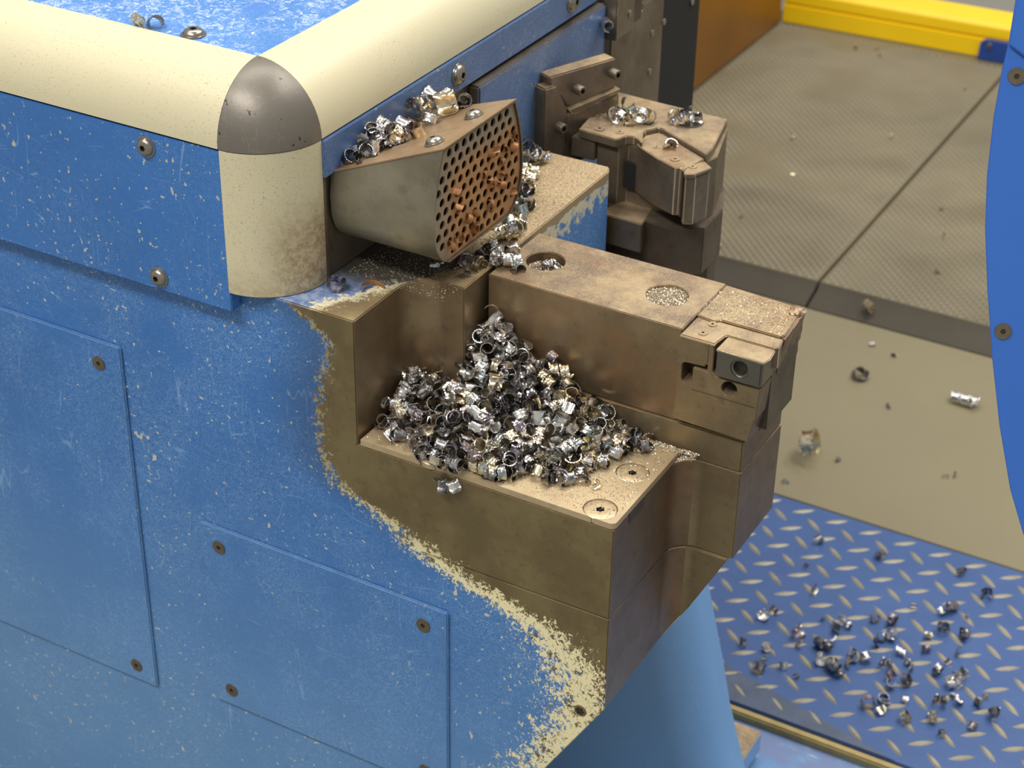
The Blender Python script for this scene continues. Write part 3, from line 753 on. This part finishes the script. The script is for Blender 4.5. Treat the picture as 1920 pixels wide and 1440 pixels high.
o = done('chip_core', bm, M['chip_dark'], None, None, 28)
tag(o, 'packed inner mass of dark chips filling the heap on the cover plate', 'chips', None, 'stuff')
shell_ = place_layer(20000, .0030, [0, 0, 1, 1, 2, 2, 3, 4, 4, 5, 6, 6, 7], 172, 11)
random.seed(21)
TW = {'chip_silver': 'silvery', 'chip_gold': 'golden', 'chip_dark': 'dark grey', 'chip_violet': 'violet-tinged', 'chip_teal': 'bluish', 'chip_rust': 'rust-brown'}
SW = ['C-shaped curl', 'ring-shaped curl', 'wide open curl', 'tight spiral curl', 'short coil', 'small curled fragment', 'cone-shaped curl', 'long ribbed coil', 'thin arc', 'large curl']
def zone(x, y, z):
    if z > -.240: return 'on the peak of the heap'
    if x < .098: return 'in the left mound of the heap' if z > -.268 else 'at the left foot of the heap'
    if x > .215: return 'in the right tail of the heap'
    if y < .045: return 'at the front edge of the heap'
    if x > .165: return 'on the right slope of the heap'
    return 'in the middle of the heap'
shell_.sort(key=lambda q: -(q[0] * .4 - q[1] * .75 + q[2] * .52))
joined('metal_chips', [(i, (x, y, z), rrot(), 1) for x, y, z, r, i in shell_[142:]], 'chip_silver', 'silvery chips deep at the back of the heap', 'chips')
for (x, y, z, r, i) in shell_[:142]:
    tn = random.choice(TONES); zn = zone(x, y, z)
    chip(i, (x, y, z), rrot(), TW[tn] + ' ' + SW[i] + ' ' + zn, 'chips heaped on the cover plate', tn)
def single(i, loc, rot, label, tone, s=1.0): return chip(i, loc, rot, label, None, tone, s)
single(8, (.183, .120, -.2500), (.3, .2, .2), 'wide dark arc-shaped chip leaning on the wall at the right of the heap', 'chip_dark', 1.15)
single(7, (.2330, .1080, -.2760), (1.5, .15, 1.25), 'long ribbed chip lying at the right tail of the heap', 'chip_silver')
single(8, (.1115, .1225, -.2005), (1.4, .3, .5), 'hook-shaped serrated chip standing on the peak of the heap', 'chip_silver', .55)
single(2, (.1330, .0085, -.2950), (.2, 1.4, .3), 'dark chip hanging over the front edge below the heap', 'chip_dark')
single(4, (.1400, .0150, -.2765), (1.45, .2, 1.15), 'short ribbed coil at the front edge, leftmost above the hanging chip', 'chip_silver')
single(7, (.1630, .0200, -.2760), (1.5, .1, 1.45), 'long golden ribbed coil lying along the front edge of the cover plate', 'chip_gold')
single(0, (.1330, .0180, -.2690), (.9, .5, .3), 'dark open curl above the front edge at the foot of the heap', 'chip_dark')
single(2, (.1430, .0085, -.2925), (.1, 1.2, .8), 'silvery chip hanging over the front edge beside the dark hanging one', 'chip_silver', .85)
single(1, (.2050, .0500, -.2790), (.2, .1, .6), 'round open curl standing alone in front of the heap', 'chip_dark', 1.1)
single(6, (.2270, .0640, -.2795), (.5, .2, 2.), 'small pale curl lying right of the heap front', 'chip_silver', .9)
for k, (x, y) in enumerate(((.2370, .0505), (.2440, .0540), (.2455, .0480))): chip(5, (x, y, -.2808), (1.2 + k, k, k * 2.), 'tiny chip fragment between the two right-hand countersunk screws', 'tiny chips near the countersunk screws', 'chip_gold', .62)
single(8, (.0625, .0700, -.2620), (1.2, .5, .4), 'thin serrated hook chip at the far left of the heap', 'chip_silver', .6)

def lidz(x): return -.0858 + x * .385
def scatter(pts, label, group, rnge=(0, 1, 2, 3, 4, 5, 6), zf=0.0, tone=None, s=1.0, seed=1):
    rr = random.Random(seed)
    for (x, y, z) in pts:
        i = rr.choice(rnge); random.seed(int((x * 7919 + y * 104729 + z * 31) * 1000) % 99991)
        tn = tone or random.choice(TONES)
        chip(i, (x, y, z + CRAD[i] * .72 * s), rrot(), TW[tn] + ' ' + SW[i] + ' ' + label, group, tn, s)
rr = random.Random(4); pts = []
while len(pts) < 30:
    y = rr.uniform(.068, .205); x = rr.uniform(.006, .046 if y > .1 else .022)
    if x < .006: continue
    z = max(lidz(x), -.0872) if y < .2 else -.090
    if all((x - a) ** 2 + (y - b) ** 2 > .0060 ** 2 for a, b, c in pts): pts.append((x, y, z + (.009 if (y > .10 and rr.random() < .5) else 0)))
scatter(pts, 'on the lid of the guard box', 'chips on the guard box lid', seed=2)
single(2, (.038, .172, -.058), (.3, 1.3, .9), 'large golden-banded curl topping the chips on the box lid', 'chip_gold', 1.5)
single(1, (.028, .1150, -.0660), (1.2, .2, .4), 'large open dark ring standing among the chips on the box lid', 'chip_violet', 1.45)
rr = random.Random(14); pts = []
while len(pts) < 24:
    y = rr.uniform(.185, .345); x = .094 - (y - .185) * .40 + rr.uniform(-.014, .004)
    if all((x - a) ** 2 + (y - b) ** 2 > .0062 ** 2 for a, b, c in pts): pts.append((x, y, -.177 + (.007 if rr.random() < .3 else 0)))
scatter(pts, 'on the worn block top behind the guard box', 'chips behind the guard box', seed=3, s=1.15)
pts = [(.088, .146, -.177), (.094, .158, -.177), (.100, .150, -.177), (.106, .163, -.177), (.086, .160, -.177), (.080, .135, -.177), (.076, .128, -.177), (.062, .118, -.177), (.100, .172, -.177), (.092, .135, -.177), (.088, .120, -.177), (.112, .152, -.177)]
scatter(pts, 'on the shelf under the guard box', 'chips under the guard box', seed=6)
single(1, (.0135, .0480, -.1710), (.35, .15, .9), 'grey chip standing alone at the foot of the cream column', 'chip_violet', 1.1)
single(8, (.0350, .0640, -.1735), (.25, .1, 1.0), 'dull thin arc chip lying on the grimy shelf', 'chip_rust', .85)
for k, (x, y) in enumerate(((.1290, .1760), (.1350, .1800), (.1365, .1720))): chip((1, 0, 8)[k], (x, y, -.1815), rrot(), 'small curl lying in the round bore of the tool holder', 'chips in the bore', None, .7)
single(2, (.1195, .1480, -.1745), (1.0, .3, 1.), 'small dark shell-shaped chip beside the round bore', 'chip_teal', .8)
pts = [(.062, .432, zt), (.072, .440, zt), (.080, .428, zt), (.070, .425, zt), (.086, .446, zt), (.078, .450, zt), (.067, .448, zt + .004), (.094, .440, zt), (.088, .432, zt + .005)]
scatter(pts, 'in the cluster on the far tool holder', 'chips on the far tool holder', seed=8, s=1.1)
pts = [(.110, .458, zt), (.121, .452, zt), (.130, .462, zt), (.120, .466, zt)]
scatter(pts, 'in the bore of the far tool holder', 'chips in the far bore', seed=9, s=1.05)
single(2, (.1300, .4080, zt), (.6, .3, .5), 'pale curl beside the screws on the far tool blade', 'chip_silver', .9)
single(4, (.0160, .5010, -.1050), (1.5, .1, .7), 'short ribbed coil resting on top of the clamp bracket', 'chip_silver', 1.0)
single(0, (-.1580, .0625, .0042), (1.4, .2, .4), 'dark open curl beside the screw on the blue hood top', 'chip_dark', 1.1)
single(4, (-.1720, .0600, .0034), (1.57, .0, 1.2), 'thin golden coil on the edge of the blue hood top', 'chip_gold', .75)
# rusty slivers caught in the perforated sheet
rr = random.Random(31); k = 0; used = []
while k < 20:
    y = rr.uniform(.088, .192); z = rr.uniform(-.142, -.080)
    if (y - .075) * .45 < (-.09 - z) * -1 + .0 and z > -.1: continue
    if any((y - a) ** 2 + (z - b) ** 2 < .0085 ** 2 for a, b in used): continue
    used.append((y, z)); k += 1
    chip(rr.choice((5, 0, 3)), (.0918, y, z), (rr.uniform(0, 6), rr.uniform(0, 6), rr.uniform(0, 6)), 'rust-brown chip caught in the ' + ('upper' if z > -.100 else 'lower' if z < -.122 else 'middle') + (' left' if y < .120 else ' right' if y > .160 else ' central') + ' part of the perforated sheet', 'rusty chips in the perforated sheet', 'chip_rust', .74)

# ---- grit
def grit(name, label, pts_fn, n, seed, s=(.0003, .0007), mat='grit'):
    rr = random.Random(seed); V = []; F = []
    for _ in range(n):
        p = pts_fn(rr)
        if p is None: continue
        k = rr.uniform(*s); b = len(V)
        for q in ((1, 0, 0), (-.5, .87, 0), (-.5, -.87, 0), (0, 0, 1.1)):
            a = rr.uniform(0, 6.28)
            V.append((p[0] + k * (q[0] + rr.uniform(-.5, .5)), p[1] + k * (q[1] + rr.uniform(-.5, .5)), p[2] + k * q[2]))
        F += [(b, b + 1, b + 3), (b + 1, b + 2, b + 3), (b + 2, b, b + 3)]
    me = bpy.data.meshes.new(name); me.from_pydata(V, [], F); o = link(name, me, M[mat]); return tag(o, label, 'metal dust', None, 'stuff')
def fil(r):
    for _ in range(60):
        x, y = r.uniform(.279, .2975), r.uniform(.112, .1305)
        if (x - .2982) ** 2 + (y - .111) ** 2 > .0205 ** 2: return x, y, -.2890
    return None
def gp(r):
    x, y = r.uniform(.056, .275), r.uniform(.018, .130)
    if r.random() > .25 + 2.6 * max(0, (y - .02)) * (x > .18) + .35 * (x > .2): return None
    return x, y, -.2834
grit('metal_grit', 'fine metal grit sprinkled over the cover plate', gp, 7500, 1)
def disc(cx, cy, r_, z): 
    def f(r):
        a = r.uniform(0, 6.28); d = r_ * math.sqrt(r.random()); return cx + d * math.cos(a), cy + d * math.sin(a), z + r.uniform(0, .0015)
    return f
grit('metal_grit', 'sparkling grit filling the second bore of the tool holder', disc(.2388, .1737, .0162, -.1798), 2600, 2, (.0004, .0009))
grit('metal_grit', 'grit at the bottom of the first bore of the tool holder', disc(.1303, .1745, .0150, -.1855), 900, 3, (.0004, .0009))
grit('metal_grit', 'metal dust over the right end of the tool holder top', lambda r: (r.uniform(.262, .338), r.uniform(.162, .208), -.1777) if r.random() < .8 else (r.uniform(.29, .34), r.uniform(.146, .158), -.1799), 1700, 4, (.0003, .0006))
grit('metal_grit', 'grit and scrapings on the shelf under the guard box', lambda r: (r.uniform(.004, .094), r.uniform(.075, .20), -.1769) if r.random() < .8 else (r.uniform(.05, .095), r.uniform(.20, .34), -.1769), 1900, 5, (.0003, .0007), 'grit_dull')
grit('metal_grit', 'line of grit in the corner behind the cover plate', lambda r: (r.uniform(.20, .294), .1305 - abs(r.gauss(0, .004)), -.2832) if r.random() < .75 else fil(r), 1500, 6, (.0004, .0009))

# ================================================================== LOWER MACHINE LEG AND STEP
leg = thing('machine_pedestal', 'tall blue painted machine base column below the slide body', 'machine base')
bm = bmesh.new(); secs = []
for z, xr in ((-.527, .170), (-.60, .182), (-.661, .1967), (-.737, .2166), (-.797, .2306), (-.870, .2522), (-.955, .285)):
    y0 = .363; y1 = .42; r = .045
    L = [(-.5, y0)] + arc(xr - r, y0 + r, r, -90, 0, 8) + [(xr, y1 + .012), (-.5, y1 + .012)]
    secs.append([bm.verts.new((x, y, z)) for x, y in L])
for a, b in zip(secs, secs[1:]):
    k = len(a)
    for i in range(k): bm.faces.new([a[i], a[(i + 1) % k], b[(i + 1) % k], b[i]])
bm.faces.new(secs[0]); bm.faces.new(secs[-1]); bmesh.ops.recalc_face_normals(bm, faces=bm.faces[:])
done('base_casting', bm, M['blue_leg'], leg)
st = NT('scraped_step_paint'); cc, ch = paint_cols(st, .62, .5)
k = st.noise(26, 5, .7, st.map(st.pos(), (.25, 2.6, 2.6)))
cc = st.mix(st.step(k, .55, .62), cc, (.50, .49, .42)); cc = st.mix(st.step(st.noise(12, 3, .6), .5, .62), cc, (.16, .22, .40))
st.bump(k, .2, .001); MS = st.out(cc, .1, .45)
_d = mat_plain('dark_scraped_paint', (.07, .095, .15), .45, .1, .5, 30, .3)
stp = thing('step_sill', 'scraped blue sill running along the front of the tread plate', 'sill')
prism('sill_face', [(.5985, -.9540), (.590, -.962), (.10, -.985), (.10, -1.02), (.5985, -1.02)], 'x', .05, 1.0, MS, stp, bevel=.001)
box('sill_edge', (.12, 1.0), (.588, .5992), (-.965, -.9515), mat_plain('worn_brass_edge', (.38, .29, .12), .45, .4, .4, 40, .2), stp, .002, 'rubbed brown sill edge')
prism('worn_band', [(.05, .6795), (.375, .6010), (.05, .6010)], 'z', -.9499, -.9490, _d, stp, bevel=.0004, label='dark scraped wedge of paint along the sill')
ft = box('foot_block', (.190, .232), (.470, .545), (-.955, -.925), [M['blue_leg'], M['steel_top']], leg, .002, 'small foot block with bare brown top'); matfaces(ft, fmm)

# ================================================================== FLOOR
fl = tag(box('floor', (-3, 3), (-1.5, 6), (-1.05, -.990), M['concrete'], None, 0), 'grey concrete workshop floor', None, None, 'structure')
tp = thing('tread_plate', 'blue chequered tread plate floor with rubbed metal lugs', 'floor plate')
box('plate', (-.6, 1.3), (.600, 1.0250), (-.956, -.9500), M['blue_floor'], tp, .001)
bm = bmesh.new()
def lug(x, y, a, L=.0165, W=.0042, H=.0016):
    ca, sa = math.cos(a), math.sin(a); ring = []; n = 6
    prof = [(-1, 0), (-.55, .75), (0, 1), (.55, .75), (1, 0), (.55, -.75), (0, -1), (-.55, -.75)]
    lo = [bm.verts.new((x + ca * u * L - sa * v * W, y + sa * u * L + ca * v * W, -.9500)) for u, v in prof]
    hi = [bm.verts.new((x + .7 * (ca * u * L - sa * v * W * .6), y + .7 * (sa * u * L + ca * v * W * .6), -.9500 + H)) for u, v in prof]
    for i in range(8): bm.faces.new([lo[i], lo[(i + 1) % 8], hi[(i + 1) % 8], hi[i]])
    bm.faces.new(hi)
i0 = -6
for i in range(-3, 24):
    for j in range(-1, 9):
        x = .1003 + i * .0483; y = .6450 + j * .0452
        if .615 < y < 1.018: lug(x, y, math.radians(37))
        x2 = x + .0241; y2 = y + .0226
        if .615 < y2 < 1.018: lug(x2, y2, math.radians(-39))
bmesh.ops.recalc_face_normals(bm, faces=bm.faces[:])
o = done('tread_lugs', bm, M['lug'], tp, 'raised almond-shaped metal lugs', 30); o['kind'] = 'stuff'
bs = box('smooth_sheet', (-1.2, 1.3), (1.0255, 1.539), (-.956, -.9490), M['beige'], None, .0008); tag(bs, 'smooth beige floor sheet between the tread plate and the matting', 'floor sheet')
mats = thing('matting', 'pale ribbed matting in two sheets with a dark joint before the yellow kerb', 'floor mat')
for x0, x1 in ((-1.3, -.1105), (-.1060, 1.3)):
    box('mat_sheet', (x0, x1), (1.592, 2.74), (-.940, -.9255), M['mat'], mats, .001)
    pr_ = prism('mat_ramp', [(1.5925, -.9262), (1.5800, -.9360), (1.540, -.9480), (1.540, -.956), (1.5925, -.956)], 'x', x0, x1, M['mat_edge'], mats, bevel=.0006)
V = []; F = []
for i in range(86):
    for j in range(130):
        x = -.61 + i * .0160 + (.0080 if j % 2 else 0); y = 1.600 + j * .0085
        if -.117 < x < -.098 or y > 2.655 or x < -.61: continue
        b = len(V); hx, hy = .0075, .0062; z = -.9257; H = .0032 * (1 + .9 * noise.noise(Vector((x * 9, y * 9, 0))))
        V += [(x - hx, y, z), (x, y - hy, z), (x + hx, y, z), (x, y + hy, z), (x, y, z + max(.0006, H))]
        F += [(b, b + 1, b + 4), (b + 1, b + 2, b + 4), (b + 2, b + 3, b + 4), (b + 3, b, b + 4)]
me = bpy.data.meshes.new('mat_studs'); me.from_pydata(V, [], F); o = link('mat_studs', me, M['mat'], mats, 'small diamond studs of the matting'); o['kind'] = 'stuff'

kerb = thing('yellow_kerb', 'bright yellow metal kerb with a groove along the far floor edge', 'kerb')
ya = math.radians(3.4); yo = Vector((-.622, 2.668))
def yf(u, v, w):
    p = yo + Vector((math.cos(ya), math.sin(ya))) * w + Vector((-math.sin(ya), math.cos(ya))) * u; return (p.x, p.y, v)
prism('kerb_face', [(0, -.9250), (.055, -.9250), (.055, -.8840), (0, -.8840)], 'x', .006, 1.6, M['yellow'], kerb, fn=yf, bevel=.002)
prism('kerb_top', [(.003, -.8815), (.09, -.8815), (.09, -.850), (.010, -.850), (.003, -.858)], 'x', .006, 1.6, M['yellow'], kerb, fn=yf, bevel=.002)
prism('kerb_groove', [(.008, -.8838), (.05, -.8838), (.05, -.8817), (.008, -.8817)], 'x', .006, 1.6, mat_plain('yellow_groove', (.62, .40, .01), .5), kerb, fn=yf, bevel=0)
bb = thing('blue_bracket', 'small blue bracket with one bolt at the end of the yellow kerb', 'bracket')
prism('bracket_plate', [(.440, -.9245), (.60, -.9245), (.60, -.880), (.452, -.880), (.442, -.887)], 'y', -.016, -.004, mat_plain('deep_blue', (.012, .055, .27), .45), bb, fn=lambda u, v, w: yf(w, v, u), bevel=.002)
q = yf(-.017, -.890, .462); cap_screw(bb, q, (.06, -1, 0), .0055, .004, M['screw'], 'bolt')
cab = thing('orange_cabinet', 'tall orange-brown metal panel behind the black cover', 'cabinet')
box('cabinet_panel', (-1.1, -.617), (1.75, 2.660), (-.922, -.25), M['orange'], cab, .002)
box('cabinet_foot', (-1.1, -.619), (1.752, 2.655), (-.9250, -.9222), M['dark_steel'], cab, 0)

# ================================================================== BLUE DISC PANEL AT THE RIGHT
P0 = Vector((.48035424, .2236025, -.10842293)); N = Vector((.35087829, -.90225847, .25062735)); U = Vector((.93200467, .36244626, 0)); W = Vector((-.09083895, .23358586, .96808364))
dp = thing('curved_guard_panel', 'clean blue guard panel with curved edge and countersunk screws at the right', 'guard panel')
edge = [(-9, .235), (-14.9, .1904), (-15.8, .1608), (-17.9, .1419), (-19.6, .1077), (-19.0, .0655), (-15.5, .0266), (-8.3, -.0188), (2.2, -.0729), (13.4, -.1218), (27.6, -.1715), (41, -.2047), (60, -.242)]
poly = [(u / 1000, v) for u, v in edge] + [(.25, -.242), (.25, .235)]
def pf(u, v, w): return tuple(P0 + U * u + W * v + N * w)
prism('panel_sheet', poly, 'z', -.004, 0, M['blue_panel'], dp, fn=pf, bevel=.0005)
prism('panel_flap', [(-.0165, .1600), (-.0150, .1904), (-.0090, .235), (.25, .235), (.25, .020), (.0000, .1495)], 'z', .0002, .0050, M['blue_panel'], dp, fn=pf, bevel=.0008)
for u, v in ((-.0078, .1378), (.0063, -.0483)):
    flat_screw(dp, pf(u, v, .0002), N, .0062)

# ================================================================== LOOSE CHIPS ON THE FLOOR
random.seed(77)
G1 = 'loose chip scattered on the blue tread plate'
rr = random.Random(12); used = []; extra = []
while len(used) < 84:
    if rr.random() < .65: x = rr.gauss(.31, .10); y = rr.gauss(.73, .06)
    else: x = rr.uniform(.05, .62); y = rr.uniform(.665, 1.0)
    if not (.13 < x < .62 and .665 < y < 1.0): continue
    if any((x - a) ** 2 + (y - b) ** 2 < .009 ** 2 for a, b in used): continue
    used.append((x, y)); i = rr.choice((0, 1, 2, 4, 5, 5, 5, 6, 3)); s = rr.choice((.8, 1.0, 1.2, 1.35))
    tn = rr.choice(('chip_dark', 'chip_dark', 'chip_silver', 'chip_gold', 'chip_violet')); s *= .95
    wh = ('near the sill' if y < .74 else 'at far edge' if y > .90 else 'midway') + (' at left' if x < .27 else ' at right' if x > .42 else ' centre')
    if len(used) > 58: extra.append((i, (x, y, -.9484 + CRAD[i] * .75 * s), (rr.random() * 6, rr.random() * 6, 1), s)); continue
    random.seed(len(used)); chip(i, (x, y, -.9484 + CRAD[i] * .75 * s), rrot(), TW[tn] + ' ' + SW[i] + ' on tread plate, ' + wh, 'chips on the tread plate', tn, s)
single(9, (.0560, 1.135, -.9260), (.55, 1.25, .7), 'large shiny golden curl on the beige sheet', 'chip_gold', 2.1)
single(7, (.2060, 1.385, -.9400), (1.5, .1, 1.5), 'shiny ribbed coil on the beige sheet near the curved panel', 'chip_silver', 1.7)
single(1, (.0450, 1.376, -.9420), (.6, .2, .8), 'dark ring-shaped chip in the middle of the beige sheet', 'chip_dark', 1.9)
single(4, (-.0100, 1.560, -.9270), (1.5, .2, .8), 'bright golden coil at the front edge of the matting', 'chip_gold', 1.3)
for x, y in ((.0278, 1.477), (.068, 1.465), (.1108, 1.318), (.098, 1.145), (.254, 1.192), (.243, 1.182), (.0538, 1.055)):
    random.seed(int(x * 1000)); chip(5, (x, y, -.9462), rrot(), 'small dark chip on the beige floor sheet', 'small chips on the beige sheet', random.choice(('chip_dark', 'chip_silver')), 1.0)
joined('loose_chips', extra, 'chip_dark', 'further dark chips strewn over the blue tread plate', 'chips')
random.seed(5)
joined('tiny_chips', [(5, (x, y, -.9205), rrot(), 1.0) for x, y in ((-.42, 2.60), (-.38, 2.62), (-.36, 2.58), (-.36, 2.10), (-.30, 1.95), (-.31, 1.74), (-.30, 1.62), (-.02, 1.95), (.05, 1.72), (.02, 1.85), (-.2, 2.2), (-.15, 2.5))],
       'chip_gold', 'tiny chips scattered far back on the pale matting', 'chips')
# copies that share a label are told apart by their place from left to right
ORD = ['leftmost', 'second from left', 'third from left', 'fourth from left', 'fifth from left', 'sixth from left', 'seventh from left', 'eighth from left', 'ninth from left', 'tenth from left']
by = {}
for o in bpy.data.objects:
    if o.name.startswith('metal_chip') and 'label' in o and 'kind' not in o: by.setdefault(o['label'], []).append(o)
cx = Vector((0.87126, 0.49060, 0.01502)); cf = Vector((-0.41037, 0.74488, -0.52607))
for l, os_ in by.items():
    if len(os_) > 1:
        os_.sort(key=lambda o: (o.location - co.matrix_world.translation).dot(cx) / (o.location - co.matrix_world.translation).dot(cf))
        for k, o in enumerate(os_): o['label'] = l + ', ' + ORD[min(k, 9)]
